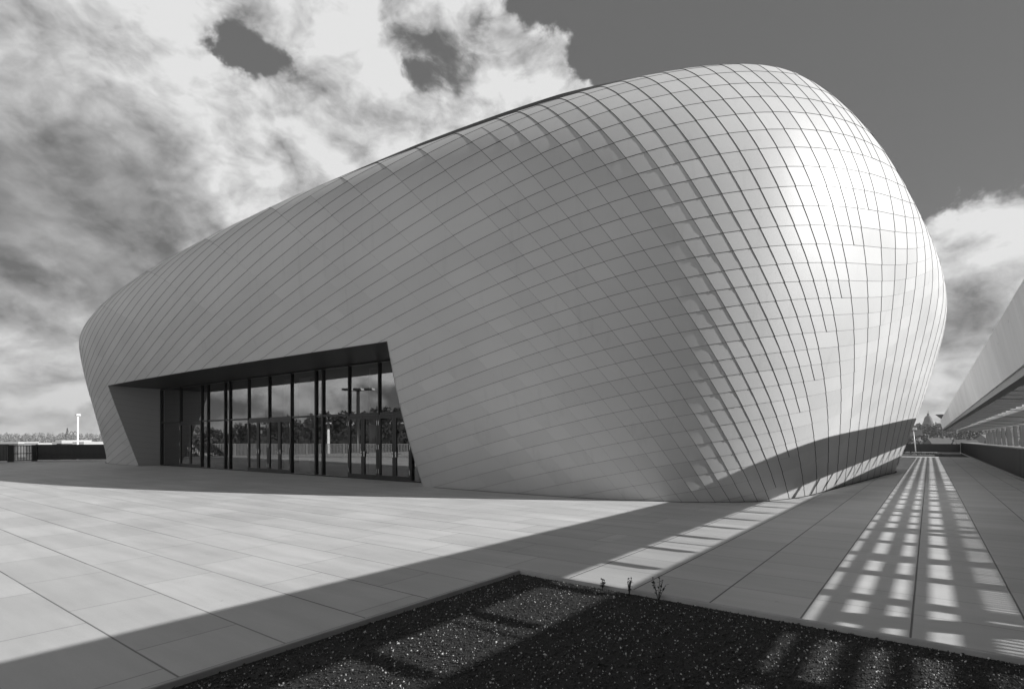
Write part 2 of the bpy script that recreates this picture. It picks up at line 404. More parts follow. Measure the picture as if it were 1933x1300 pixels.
# sides never seen: plain sheets of the same metal
nv=len(W); pv=[]; 
for p_ in plain:
    f=[]
    for v in p_: f.append(nv+len(pv)); pv.append(v[:3])
    faces.append(f); tone.append(.5)
Wall=np.concatenate([W,np.array(pv)]) if pv else W
arena=empty('arena_building',(-21,26,0),0,'large egg-shaped building clad in pale metal panels with a glazed entrance cut into its front','building')
INV=Vector((21,-26,0))
def place(o): o.location=INV; return o                 # children use world coordinates
co_=place(mesh_obj('panel_cladding',Wall,faces,M['clad'],arena,attr=tone))
NT_/=np.linalg.norm(NT_,axis=1,keepdims=True)
pn=[v[3:6] for p_ in plain for v in p_]
co_.data.normals_split_custom_set_from_vertices(np.concatenate([NT_,np.array(pn)]).tolist())
lv=[];lf=[]
for p_,_ in outside:
    f=[]
    for v in p_: f.append(len(lv)); lv.append([v[k]-.045*v[3+k] for k in range(3)])
    lf.append(f)
place(mesh_obj('shell_lining',lv,lf,M['lining'],arena))

# dark drain slot where the shell meets the paving
base=[v for v in S[0]]; m=MB(); n_=len(base)
for i in range(n_):
    a,b=base[i],base[(i+1)%n_]; na,nb=NN[0,i],NN[0,(i+1)%n_]
    if OX0-.3<a[0]<OX1+.3 and a[1]<20: continue
    na=np.array([na[0],na[1],0])/np.hypot(na[0],na[1]); nb=np.array([nb[0],nb[1],0])/np.hypot(nb[0],nb[1])
    m.quad(a-na*.2+[0,0,.004],b-nb*.2+[0,0,.004],b+nb*.09+[0,0,.004],a+na*.09+[0,0,.004])
o=m.build('drain_channel',M['lining']); o['kind']='structure'
# entrance reveal, follows the cut edge of the shell
GY=14.3
pts=[v for p_,_ in outside for v in p_]
def edge(k,val,sk,cond):
    d={}
    for v in pts:
        if abs(v[k]-val)<1e-6 and cond(v): d[round(v[sk],3)]=v[:3]
    return [Vector(d[z]) for z in sorted(d)]
eL=edge(0,OX0,2,lambda v:v[2]<OZ+1e-4 and v[1]<20); eR=edge(0,OX1,2,lambda v:v[2]<OZ+1e-4 and v[1]<20)
eT=edge(2,OZ,0,lambda v:OX0-1e-4<v[0]<OX1+1e-4 and v[1]<20)
def strip(E,y1,dx=0,dz=0):
    m=MB()
    for a,b in zip(E[:-1],E[1:]):
        m.quad((a.x+dx,a.y-.03,a.z+dz),(b.x+dx,b.y-.03,b.z+dz),(b.x+dx,y1,b.z+dz),(a.x+dx,y1,a.z+dz))
    return m
place(strip(eL,GY+.2).build('entrance_jamb',M['jamb'],arena))
place(strip(eR,GY+.2).build('entrance_jamb',M['jamb'],arena))
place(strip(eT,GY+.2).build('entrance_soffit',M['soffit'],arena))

# glazed screen: mullions, transom, panes and five double doors
def gx(u):
    r=(u-CXP)/F; k=CY_+r*SY_; return (r*CY_*GY-SY_*GY)/k
us=[306,341,381,392.7,425,434.2,469.5,508.3,550.5,596.3,609.7,659,715.8,777.8]
xs=[gx(u) for u in us]; xs[0]=OX0+.05; xs.append(OX1-.02)
TR=2.62; fr=MB()
fr.box(OX0+.001,OX1-.001,GY-.03,GY+.09,OZ-.07,OZ-.002)
fr.box(OX0+.001,OX1-.001,GY-.025,GY+.085,.002,.06)
for i,x in enumerate(xs):
    w=.04 if i in(0,4,5,9,10) else .024
    fr.box(x-w,x+w,GY-.05,GY+.12,.061,OZ-.071)
for a,b in zip(xs[:-1],xs[1:]): fr.box(a+.06,b-.06,GY-.028,GY+.08,TR-.04,TR+.04)
screen=place(fr.build('window_frame',M['dark_frame'],arena))
doors={(1,2),(6,7),(7,8),(11,12),(12,13)}
for i,(a,b) in enumerate(zip(xs[:-1],xs[1:])):
    m=MB(); m.quad((a,GY+.03,TR),(b,GY+.03,TR),(b,GY+.03,OZ-.05),(a,GY+.03,OZ-.05))
    place(m.build('window_pane',M['glass'],arena))
    if (i,i+1) not in doors:
        m=MB(); m.quad((a,GY+.03,.05),(b,GY+.03,.05),(b,GY+.03,TR),(a,GY+.03,TR))
        place(m.build('window_pane',M['glass'],arena)); continue
    mid=(a+b)/2
    for x0,x1,hx,hn in((a+.035,mid-.006,mid-.09,a+.05),(mid+.006,b-.035,mid+.09,b-.05)):
        d=MB(); y0,y1=GY-.05,GY+.02; sw=.10
        d.box(x0,x0+sw,y0,y1,.065,TR-.045); d.box(x1-sw,x1,y0,y1,.065,TR-.045)
        d.box(x0+sw,x1-sw,y0+.002,y1-.002,TR-.20,TR-.045); d.box(x0+sw,x1-sw,y0+.002,y1-.002,.065,.20)
        dr=place(d.build('door',M['dark_frame'],arena))
        g=MB(); g.quad((x0+sw,GY-.015,.2),(x1-sw,GY-.015,.2),(x1-sw,GY-.015,TR-.2),(x0+sw,GY-.015,TR-.2)); g.build('glass_pane',M['glass'],dr)
        h=MB(); h.tube([(hx,y0,1.05),(hx,y0-.07,1.05)],.012,6); s_=-1 if hx<mid else 1
        h.tube([(hx,y0-.06,1.05),(hx+s_*.13,y0-.06,1.05)],.013,6); h.box(hx-.03,hx+.03,y0-.012,y0-.001,.92,1.12)
        h.build('handle',M['steel'],dr)
        for hz in(.35,1.3,2.25):
            k=MB(); k.tube([(hn,y0-.02,hz-.09),(hn,y0-.02,hz+.09)],.014,6); k.build('hinge',M['steel'],dr)
# room behind the glass
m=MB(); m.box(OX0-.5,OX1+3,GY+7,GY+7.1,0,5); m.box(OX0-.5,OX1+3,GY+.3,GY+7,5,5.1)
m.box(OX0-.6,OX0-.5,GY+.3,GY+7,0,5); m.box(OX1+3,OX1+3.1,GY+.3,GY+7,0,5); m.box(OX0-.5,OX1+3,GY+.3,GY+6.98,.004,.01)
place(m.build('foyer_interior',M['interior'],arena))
for cxp in(-21.5,-29.0):
    m=MB(); m.tube([(cxp,GY+3.2,.012),(cxp,GY+3.2,4.98)],.28,20); place(m.build('foyer_column',M['white_plaster'],arena,True))
m=MB(); m.box(-24.8,-23.9,GY+1.2,GY+1.6,.012,4.6); place(m.build('foyer_pillar',M['white_plaster'],arena))
# raised dark roof edge along the ridge, seen just above the panels on the long slope
top=[]
for u in range(380,1254,12):
    r=[(u-CXP)/F*CY_-SY_,(u-CXP)/F*SY_+CY_]
    # highest elevation of the shell in this vertical plane
    d=S[...,0]*(-SY_)+S[...,1]*CY_; uu=CXP+F*(S[...,0]*CY_+S[...,1]*SY_)/d; vv=HV-F*(S[...,2]-EYE)/d
    msk=np.abs(uu-u)<14; k=np.argmin(np.where(msk,vv,1e9)); top.append(S.reshape(-1,3)[k])
top=np.array(top)
tu=np.linspace(-1,1,len(top)); top=np.stack([np.polyval(np.polyfit(tu,top[:,k],8),tu) for k in range(3)],-1)
m=MB(); n=len(top); sec=[]
for i,t in enumerate(top):
    s_=i/(n-1); h=.13+.20*min(1,max(0,s_/.45))*min(1,(1.0-s_)/.3+.2)
    sec.append([(t[0],t[1]+.25,t[2]-.3),(t[0],t[1]+.30,t[2]+h),(t[0],t[1]+2.6,t[2]+h+.05),(t[0],t[1]+2.6,t[2]-.5)])
for a,b in zip(sec[:-1],sec[1:]):
    for k in range(4): m.quad(a[k],b[k],b[(k+1)%4],a[(k+1)%4])
m.add(sec[0],[(0,1,2,3)]); m.add(sec[-1],[(3,2,1,0)])
place(m.build('roof_edge',M['roof_dark'],arena))

# ------------------------------------------------------------------ terrace
def structure(o): o['kind']='structure'; return o
BX,BY=-4.0,5.47                                          # corner of the gravel bed
K=.045
m=MB()
m.quad((-54,BY+K,0),(8,BY+K,0),(8,64.4,0),(-54,64.4,0)); m.quad((-54,-30,0),(BX-K,-30,0),(BX-K,BY+K,0),(-54,BY+K,0))
m.quad((-54,64.4,0),(-12,64.4,0),(-12,86,0),(-54,86,0))
m.quad((3.2,-30,0),(8,-30,0),(8,BY+K,0),(3.2,BY+K,0))
structure(m.build('terrace_paving',M['paving']))
m=MB()
m.box(BX-K,BX,-30,BY,-.3,.002); m.box(BX-K,3.2,BY,BY+K,-.3,.002); m.box(3.08,3.2,-30,BY,-.3,.002)
structure(m.build('kerb',M['kerb'],bevel=.008))
GZ=-.045
m=MB(); m.quad((BX,-30,GZ),(3.08,-30,GZ),(3.08,BY,GZ),(BX,BY,GZ)); structure(m.build('gravel_bed',M['stone']))
# loose stones where they can be told apart
n=150000
gx_=rng.uniform(BX+.02,3.05,n); gy_=BY-.02-rng.uniform(0,1,n)**1.0*5.6
d_=-gx_*SY_+gy_*CY_; keep=(d_>2.6); gx_,gy_=gx_[keep],gy_[keep]; n=len(gx_)
sz=rng.lognormal(-5.25,.34,n); sz=np.clip(sz,.0028,.014)
ico=np.array([(1,0,0),(-1,0,0),(0,1,0),(0,-1,0),(0,0,1),(0,0,-1)],float); icf=np.array([(0,2,4),(2,1,4),(1,3,4),(3,0,4),(2,0,5),(1,2,5),(3,1,5),(0,3,5)])
q=rng.normal(size=(n,4)); q/=np.linalg.norm(q,axis=1,keepdims=True); w,x,y,z=q.T
R=np.stack([np.stack([1-2*(y*y+z*z),2*(x*y-z*w),2*(x*z+y*w)],-1),np.stack([2*(x*y+z*w),1-2*(x*x+z*z),2*(y*z-x*w)],-1),np.stack([2*(x*z-y*w),2*(y*z+x*w),1-2*(x*x+y*y)],-1)],1)
sc3=rng.uniform(.55,1.35,(n,1,3)); jit=1+rng.normal(0,.18,(n,6,1))
vs=np.einsum('nij,nkj->nki',R,ico[None]*sc3*jit)*sz[:,None,None]
vs+=np.stack([gx_,gy_,GZ+sz*.3+rng.uniform(0,.012,n)],-1)[:,None]
me=bpy.data.meshes.new('gravel_stones'); 
vv=vs.reshape(-1,3); ff=(icf[None]+6*np.arange(n)[:,None,None]).reshape(-1,3)
me.vertices.add(len(vv)); me.vertices.foreach_set('co',vv.ravel()); me.loops.add(ff.size); me.loops.foreach_set('vertex_index',ff.ravel().astype(np.int32))
me.polygons.add(len(ff)); me.polygons.foreach_set('loop_start',np.arange(0,ff.size,3,dtype=np.int32)); me.update(calc_edges=True)
tn=np.where(rng.random(n)<.075,rng.uniform(.15,.55,n),rng.uniform(.006,.035,n)); a_=me.attributes.new('tone','FLOAT','FACE'); a_.data.foreach_set('value',np.repeat(tn,8).astype(np.float32))
me.materials.append(M['pebble']); o=bpy.data.objects.new('gravel',me); COL.objects.link(o); tag(o,kind='stuff',label='dark loose gravel with scattered pale stones in the sunken bed',cat='gravel')
# weeds rooted along the kerb
def weed(u,v,h,label):
    d=EYE*F/(v-HV); p=at(u,d,GZ); p.y=min(p.y,BY-.06); t=empty('weed',p,random.uniform(0,6),label,'weed')
    st=MB(); lf=MB()
    for k in range(6):
        a=random.uniform(0,2*pi); b=random.uniform(.1,.5); L=h*random.uniform(.6,1.)
        tip=Vector((cos(a)*sin(b)*L,sin(a)*sin(b)*L,cos(b)*L)); st.tube([(0,0,0),tip*.5+Vector((0,0,.02)),tip],[.004,.003,.002],5)
        for s_ in np.linspace(.35,1,6):
            c=tip*s_; e=Vector((random.uniform(-1,1),random.uniform(-1,1),random.uniform(-.2,.8))).normalized()*.035; f=e.cross(Vector((0,0,1))).normalized()*.012
            lf.quad(c,c+e*.5+f,c+e,c+e*.5-f)
    st.build('stem',M['leaf_dark'],t); lf.build('leaves',M['leaf_dark'],t)
weed(1188,1116,.22,'low scrubby weed at the kerb edge, left of the taller one'); weed(1243,1126,.30,'taller twiggy weed rising above the kerb of the gravel bed')
weed(1142,1104,.13,'tiny flat weed close to the sunlit kerb corner')
# planting trench, kerb and parapet at the far end of the passage
m=MB(); m.quad((-12,64.4,-.12),(8,64.4,-.12),(8,86,-.12),(-12,86,-.12)); m.quad((-12,64.4,-.12),(8,64.4,-.12),(8,64.4,0),(-12,64.4,0))
structure(m.build('planting_trench',M['stone']))
m=MB(); m.box(-12,2.9,82.5,84.5,-.35,.06); structure(m.build('far_kerb',M['kerb']))
m=MB(); m.box(-14,3.0,86.0,86.3,-.35,1.05); o=m.build('end_parapet',M['parapet']); tag(o,'low dark parapet wall closing the far end of the passage','parapet')
# low plants in the trench
for k,(u,hh) in enumerate(((1716,.45),(1731,.38),(1755,.3))):
    p=at(u,57,-.12); m=MB()
    for _ in range(60):
        c=Vector((random.gauss(0,.35),random.gauss(0,.35),random.uniform(.1,hh))); e=Vector((random.uniform(-1,1),random.uniform(-1,1),random.uniform(-.3,1))).normalized()*.14; f=e.cross(Vector((.3,.2,1))).normalized()*.05
        m.quad(c,c+e*.5+f,c+e,c+e*.5-f)
    o=m.build('shrub',M['leaf_dark']); o.location=p; tag(o,['small dark shrub in the far trench beside the building foot','small dark shrub in the far trench by the leaning pole','lowest dark shrub in the middle of the far trench'][k],'shrub')

# ------------------------------------------------------------------ covered walkway on the right
Y0,Y1=-9.,63.5
par=empty('walkway_parapet',(3,40,0),0,'long dark parapet wall with ribbed cladding under the walkway roof','parapet')
def pl(o,loc): o.location=-Vector(loc); return o
m=MB(); m.box(3.03,4.1,-9,86,0.001,1.2); pl(m.build('wall',M['parapet'],par),(3,40,0))
m=MB(); m.box(3.0,4.15,-9,86,1.2,1.235); pl(m.build('coping',M['rafter'],par),(3,40,0))
m=MB()
y=-9.
while y<86: m.box(3.018,3.03,y,y+.05,.05,1.19); y+=.4
pl(m.build('ribs',M['fence'],par),(3,40,0))
m=MB(); m.box(2.86,3.0,5.6,82.4,.004,.05); structure(m.build('paving_border',M['kerb']))

can=empty('walkway_canopy',(2.5,24,0),0,'long walkway roof with tall white fascia and grey soffit on steel posts','canopy')
CL=(2.5,24,0)
yy=[Y0]+[5.0+9.4*k for k in range(6)]+[Y1]
for a,b in zip(yy[:-1],yy[1:]):
    m=MB(); m.prism([(.96,2.55),(1.08,2.55),(.92,3.30),(.80,3.30)],a+.006,b-.006); pl(m.build('fascia',M['fascia'],can,bevel=.006),CL)
m=MB(); m.prism([(.985,2.43),(1.12,2.42),(1.12,2.55),(.985,2.55)],Y0,Y1); pl(m.build('lower_lip',M['dark_frame'],can),CL)
zs=lambda x:2.43-(x-1.05)*.08
m=MB(); m.quad((1.121,Y0,zs(1.1)),(1.95,Y0,zs(1.95)),(1.95,Y1,zs(1.95)),(1.121,Y1,zs(1.1))); pl(m.build('glazed_strip',M['roofglass'],can),CL)
m=MB(); m.prism([(1.95,zs(1.95)),(3.50,2.36),(3.50,2.44),(1.95,zs(1.95)+.09)],Y0,Y1); pl(m.build('soffit_panel',M['canopy'],can),CL)
m=MB(); m.prism([(3.14,2.27),(3.22,2.27),(3.22,2.318),(3.14,2.318)],Y0,Y1); pl(m.build('header_beam',M['canopy'],can),CL)
RY=8.24-1.27*13
y=RY
while y<Y1:
    m=MB(); m.box(1.1,1.94,y-.06,y+.06,2.46,2.58); pl(m.build('rafter',M['rafter'],can),CL); y+=1.27
y=5.3
while y<Y1: m=MB(); m.prism([(1.13,zs(1.13)-.02),(3.45,zs(3.45)-.02),(3.45,zs(3.45)-.004),(1.13,zs(1.13)-.004)],y,y+.05); pl(m.build('soffit_joint',M['rafter'],can),CL); y+=4.7
# open lattice roof over the parapet
y=RY
while y<Y1: m=MB(); m.box(3.501,5.3,y-.13,y+.13,2.34,2.40); y+=1.27; pl(m.build('lattice_rafter',M['canopy'],can),CL)
m=MB()
for x,w_ in((3.71,.13),(4.05,.12),(4.36,.12),(4.73,.17),(5.19,.1)): m.box(x,x+w_,Y0,Y1,2.401,2.44)
pl(m.build('lattice_purlins',M['canopy'],can),CL)
m=MB(); y=Y0
while y<24: m.box(4.99,5.28,y,y+.045,2.445,2.465); y+=.09
pl(m.build('lattice_slats',M['canopy'],can),CL)
y=1.0
k=0
while y<62:
    m=MB(); wv=.11 if k%2==0 else .08
    m.prism([(3.88-wv,1.236),(3.88+wv,1.236),(3.80+wv,2.338),(3.80-wv,2.338)],y,y+.34); o=pl(m.build('post',M['post'],can,bevel=.01),CL)
    b=MB(); b.box(3.60,3.66,y+.05,y+.29,2.12,2.29); b.build('bracket',M['steel'],o)
    y+=3.1; k+=1

# ------------------------------------------------------------------ fences round the terrace
def fence(a,b,label,gap=.11,mat='fence',fill=.88):
    a=Vector(a);b=Vector(b); L=(b-a).length; ang=math.atan2(b.y-a.y,b.x-a.x)
    t=empty('picket_fence',a,ang,label,'fence','dark picket fences round the terrace')
    m=MB(); x=.05
    while x<L: m.box(x,x+gap*fill,-.03,.03,.08,1.22); x+=gap
    m.build('pickets',M[mat],t)
    for z in(.12,1.16): r=MB(); r.box(0,L,-.045,-.031,z,z+.05); r.build('rail',M[mat],t)
    n=max(1,round(L/3.))
    for k in range(n+1):
        p=MB(); p.box(L*k/n-.04,L*k/n+.04,.031,.10,0.001,1.24); p.build('post',M[mat],t)
    return t
P0=at(203,42.6); P1=at(70,41.2); P2=at(15,39.4); P3=at(-60,38.0)
fence(P0,P1,'dense dark picket fence running from the building foot to the gap',.075)
fence(P2,P3,'dense dark picket fence left of the see-through gap',.075)
# see-through gate between them
ang=math.atan2(P2.y-P1.y,P2.x-P1.x); L=(P2-P1).length
g=empty('gate',P1,ang,'see-through dark barred gate in the gap between the two picket fences','gate')
m=MB()
x=.1
while x<L-.1: m.box(x,x+.03,-.015,.015,.06,1.15); x+=.19
m.build('bars',M['fence'],g)
for z in(.05,.55,1.12): r=MB(); r.box(.04,L-.04,-.03,-.016,z,z+.05); r.build('rail',M['fence'],g)
for x in(0.,L-.35): p=MB(); p.box(x,x+.35,-.05,.05,.002,1.2); p.build('gate_post',M['lampdark'],g)
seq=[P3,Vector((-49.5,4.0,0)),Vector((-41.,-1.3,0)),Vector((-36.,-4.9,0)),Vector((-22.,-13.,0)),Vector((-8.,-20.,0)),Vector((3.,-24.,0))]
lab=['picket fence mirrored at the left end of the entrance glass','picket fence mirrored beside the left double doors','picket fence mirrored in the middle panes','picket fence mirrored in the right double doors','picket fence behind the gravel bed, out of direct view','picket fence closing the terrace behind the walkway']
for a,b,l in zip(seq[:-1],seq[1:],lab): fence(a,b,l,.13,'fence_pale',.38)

# ------------------------------------------------------------------ masts
def mast(p,h,label,lean=0.,twin=True,mat='mast',lamps=1,rz=0.,r=.11):
    t=empty('lamp_mast',p,rz,label,'lamp mast')
    m=MB(); top=Vector((lean*h,0,h)); m.tube([(0,0,0),top],[r,r*.62],12); m.build('pole',M[mat],t,True)
    for k in range(lamps):
        s_=(k-(lamps-1)/2)
        a=MB(); a.tube([top,top+Vector((s_*.9+.01,0,.12))],.04,6); a.build('bracket',M[mat],t)
        b=MB(); c=top+Vector((s_*.9,0,.2)); b.box(c.x-.32,c.x+.32,-.28,.28,c.z-.1,c.z+.16); o=b.build('lamp_head',M['lampdark'] if lamps>1 else M[mat],t,bevel=.03)
        g=MB(); g.box(c.x+.321,c.x+.34,-.24,.24,c.z-.08,c.z+.13); g.build('lamp_glass',M['lens'],o)
    return t
d=88; p=at(145.3,d,-8.); mast(p,zat(786,d)+8.,'tall white lamp mast rising beyond the left fence',lean=.035,lamps=1,r=.17)
d=62; p=at(1729,d,-.13); o=mast(p,zat(813,d)+.13,'leaning slim white pole with a small lamp at the far end of the passage',lean=-.09,lamps=1,r=.06); o.scale=(.9,1,1)
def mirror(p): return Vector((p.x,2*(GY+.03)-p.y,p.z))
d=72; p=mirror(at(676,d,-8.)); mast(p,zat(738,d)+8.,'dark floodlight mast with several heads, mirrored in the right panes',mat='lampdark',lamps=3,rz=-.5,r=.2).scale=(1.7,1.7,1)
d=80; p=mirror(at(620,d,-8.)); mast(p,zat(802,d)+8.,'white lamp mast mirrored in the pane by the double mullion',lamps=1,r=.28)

# ------------------------------------------------------------------ land beyond
m=MB(); Rr=4000.
ring=[(cos(2*pi*k/48)*Rr,sin(2*pi*k/48)*Rr,-9.) for k in range(48)]; m.add(ring,[tuple(range(48))]); structure(m.build('ground',M['terrain']))
def hill(name,cx,cy,rx,ry,h,rz=0.,n=40):
    vs=[];fs=[]
    for i in range(n+1):
        for j in range(n+1):
            a,b=(i/n*2-1),(j/n*2-1); q=max(0.,1-a*a-b*b)
            z=h*q**.8-.4
            x,y=a*rx,b*ry; vs.append((cx+x*cos(rz)-y*sin(rz),cy+x*sin(rz)+y*cos(rz),-9.2+z))
    for i in range(n):
        for j in range(n): k=i*(n+1)+j; fs.append((k,k+n+1,k+n+2,k+1))
    o=MB().add(vs,fs).build(name,M['terrain'],smooth=True); return structure(o)
# far hillside behind the passage end
cR=at(1800,560); hill('town_hill',cR.x,cR.y,420,430,20,YAW)
cL=at(120,900); hill('left_hill',cL.x,cL.y,1000,400,13.5,YAW)
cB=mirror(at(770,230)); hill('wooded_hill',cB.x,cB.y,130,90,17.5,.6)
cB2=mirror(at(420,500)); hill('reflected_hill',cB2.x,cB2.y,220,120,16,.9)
def ell(c,rx,ry,h,rz,x,y):
    dx,dy=x-c.x,y-c.y; a=(dx*cos(rz)+dy*sin(rz))/rx; b=(-dx*sin(rz)+dy*cos(rz))/ry
    return -9.2+h*max(0.,1-a*a-b*b)**.8
def clumps(m,c,r,h,n,s,flat=.8):
    for _ in range(n):
        while True:
            q=Vector((random.uniform(-1,1),random.uniform(-1,1),random.uniform(-1,1)))
            if q.length<1 and (q.length>.45 or random.random()<.35): break
        w=1+.25*sin(q.x*7+c.x)*cos(q.y*6+c.y)
        p=Vector((c.x+q.x*r*w,c.y+q.y*r*w,c.z+q.z*h))
        e=Vector((random.gauss(0,1),random.gauss(0,1),random.gauss(0,1))).normalized()*s; f=e.cross(Vector((random.gauss(0,1),random.gauss(0,1),random.gauss(0,1)))).normalized()*s*flat
        m.quad(p-e-f*.4,p+f,p+e-f*.3,p-f)
def tree(p,h,label,mat='leaf',n=260,group=None,r=None,name='tree'):
    t=empty(name,p,random.uniform(0,6),label,'tree',group); r=r or h*.34
    k=MB(); k.tube([(0,0,-.3),(0,0,h*.35),(.03*h,0,h*.75)],[h*.03,h*.02,h*.006],7)
    for _ in range(5):
        a=random.uniform(0,6.28); z=h*random.uniform(.3,.6); k.tube([(0,0,z),(cos(a)*r*.6,sin(a)*r*.6,z+h*.2)],[h*.010,h*.004],5)
    k.build('trunk',M['trunk'],t)
    m=MB()
    for _ in range(6):
        clumps(m,Vector((random.uniform(-.45,.45)*r,random.uniform(-.45,.45)*r,h*random.uniform(.45,.85))),r*.62,h*.2,n//6,h*.055)
    m.build('crown',M[mat],t); return t
def woods(name,label,pts,hmin,hmax,mat,s=1.,n=40):
    m=MB()
    for x,y,z in pts:
        h=random.uniform(hmin,hmax); clumps(m,Vector((x,y,z+h*.55)),h*.34,h*.5,n,h*.10*s)
    o=m.build(name,M[mat]); return tag(o,label,'wood',kind='stuff')
# left treeline
pts=[]
for _ in range(600):
    u=random.uniform(-200,300); d=random.uniform(430,860); p=at(u,d); pts.append((p.x,p.y,max(-9,ell(cL,1000,400,13.5,YAW,p.x,p.y)-1)))
woods('far_wood','grey winter treeline along the left horizon',pts,5,9,'bare',n=46)
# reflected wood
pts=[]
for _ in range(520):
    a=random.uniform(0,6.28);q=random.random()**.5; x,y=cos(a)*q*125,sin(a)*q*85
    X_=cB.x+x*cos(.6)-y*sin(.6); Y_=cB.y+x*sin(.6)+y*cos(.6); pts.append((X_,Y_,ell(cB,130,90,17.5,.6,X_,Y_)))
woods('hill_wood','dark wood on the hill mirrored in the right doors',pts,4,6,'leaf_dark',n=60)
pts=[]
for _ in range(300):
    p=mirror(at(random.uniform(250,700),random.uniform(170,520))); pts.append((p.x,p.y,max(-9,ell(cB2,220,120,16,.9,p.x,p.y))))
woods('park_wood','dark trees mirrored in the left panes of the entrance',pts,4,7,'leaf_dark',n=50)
# town wood on the right
pts=[]
for _ in range(420):
    u=random.uniform(1640,2050); d=random.uniform(260,640); p=at(u,d); pts.append((p.x,p.y,max(-9.,ell(cR,420,430,20,YAW,p.x,p.y))))
for _ in range(160):
    u=random.uniform(1700,2050); d=random.uniform(190,330); p=at(u,d); pts.append((p.x,p.y,max(-9.,ell(cR,420,430,20,YAW,p.x,p.y))))
woods('town_wood','dark trees between the houses on the far hillside',pts,4,6.5,'leaf_dark',n=60)

def house(p,rz,w,dp,h,rh,wall,roof,label,group='houses on the hillside'):
    t=empty('house',p,rz,label,'house',group)
    m=MB(); m.box(-w/2,w/2,-dp/2,dp/2,-2,h); m.add([(-w/2,-dp/2,h),(-w/2,dp/2,h),(-w/2,0,h+rh-.05),(w/2,-dp/2,h),(w/2,dp/2,h),(w/2,0,h+rh-.05)],[(0,1,2),(5,4,3)]); m.build('wall',M[wall],t)
    o=.35; m=MB()
    for s_ in(-1,1):
        a=(-w/2-o,s_*(dp/2+o),h-o*rh/(dp/2)); b=(w/2+o,s_*(dp/2+o),h-o*rh/(dp/2)); c=(w/2+o,0,h+rh); d_=(-w/2-o,0,h+rh)
        up=(0,0,.18); m.add([a,b,c,d_]+[(q[0],q[1],q[2]+.18) for q in(a,b,c,d_)],[(3,2,1,0),(4,5,6,7),(0,1,5,4),(1,2,6,5),(2,3,7,6),(3,0,4,7)])
    rf=m.build('roof',M[roof],t)
    c=MB(); c.box(w*.25,w*.25+.7,-.35,.35,h+rh-.6,h+rh+1.); c.build('chimney',M['wall_mid'],rf)
    nw=max(2,int(w/3))
    for s_ in(-1,1):
        for fl in range(max(1,int(h/2.8))):
            for k in range(nw):
                x=-w/2+w*(k+.5)/nw; z=fl*2.8+1.; y_=s_*(dp/2+.02)
                q=MB(); q.box(x-.5,x+.5,min(y_,y_-s_*.05),max(y_,y_-s_*.05),z,z+1.3); q.build('window',M['win'],t)
    return t
LAB=['wide pale house','small pale house','tall pale house','mid-grey brick house','dark brick house','low grey house','narrow pale house','dark gabled house']
spec=[(1716,150,'wall_pale','roof',9,5.),(1744,210,'wall_mid','roof_tile',10,5.5),(1771,260,'wall_dark','roof',11,6),(1795,190,'wall_mid','roof',11,5.5),(1808,150,'wall_pale','roof_tile',8,5),(1822,230,'wall_pale','roof',10,6),(1843,170,'wall_dark','roof_tile',9,5.5),(1862,260,'wall_mid','roof',12,6),(1880,150,'wall_pale','roof',9,5),(1898,220,'wall_dark','roof',10,6),(1912,160,'wall_pale','roof_tile',9,5.5),(1928,300,'wall_pale','roof',12,6),(1733,330,'wall_pale','roof',7,4),(1741,150,'wall_mid','roof',7,4),(1790,300,'wall_pale','roof_tile',7,4),(1950,190,'wall_pale','roof',10,6),(1720,400,'wall_dark','roof',11,6)]
where=['beside the building edge','behind the slim white pole','under the domed church','beside the arched glass roof','left of the first canopy posts','behind the first canopy posts','between the left canopy posts','above the middle canopy posts','between the middle canopy posts','right of the middle canopy posts','behind the braced canopy post','above the right canopy posts','upper left on the far hillside','upslope left of the church','upslope right of the church','at the right picture edge behind the posts','highest by the building edge']
for k,((u,d,wl,rf,w,h),wh) in enumerate(zip(spec,where)):
    d=170+d*.32; h*=.72; w*=.8; p=at(u,d); z=max(-9.,ell(cR,420,430,20,YAW,p.x,p.y)); p.z=z+.2
    house(p,YAW+random.uniform(-.7,.7),w,w*.75,h,w*.32,wl,rf,f"{'pale' if wl=='wall_pale' else 'grey brick' if wl=='wall_mid' else 'dark brick'} house with {'dark slate' if rf=='roof' else 'grey tiled'} roof {wh}")
# barrel glass roof and church on the hill
d=330; p=at(1776,d,-3.); t=empty('arched_hall',p,YAW,'hall with a dark arched roof in front of the far hillside','hall')
Rr=6.2; m=MB(); pr=[(cos(pi-pi*k/16)*Rr,sin(pi*k/16)*Rr*.95+3.) for k in range(17)]
m.prism([(x,z) for x,z in pr[::-1]]+[(-Rr,-1),(Rr,-1)],-8,8); m.build('arched_roof',M['leaf_dark'],t)
m=MB()
for k in range(5): m.tube([(x,-8.05,z*1.0) for x,z in [(a*1.005,b*1.005) for a,b in pr]],.12,5)
m.build('rib',M['fence_pale'],t)
d=600; p=at(1752,d); p.z=ell(cR,420,430,20,YAW,p.x,p.y); base=zat(800,d)
t=empty('domed_church',(p.x,p.y,base-6),0,'church with stepped dome on the ridge above the far houses','church')
def lathe(prof,n=14):
    m=MB(); vs=[(cos(2*pi*k/n)*r,sin(2*pi*k/n)*r,z) for r,z in prof for k in range(n)]; fs=[(i*n+k,i*n+(k+1)%n,(i+1)*n+(k+1)%n,(i+1)*n+k) for i in range(len(prof)-1) for k in range(n)]
    return m.add(vs,fs)
lathe([(5.2,-8),(5.2,7),(4.4,7.2),(4.4,9)]).build('drum',M['stone_church'],t,False)
lathe([(3.9,9),(3.8,11),(3.2,13),(2.,14.6),(1.1,15.2)]).build('dome',M['roof'],t,True)
lathe([(1.1,15.1),(1.1,17),(.25,18),(.1,20.5)]).build('lantern',M['stone_church'],t)
d=300; p=at(1779,d); p.z=-9
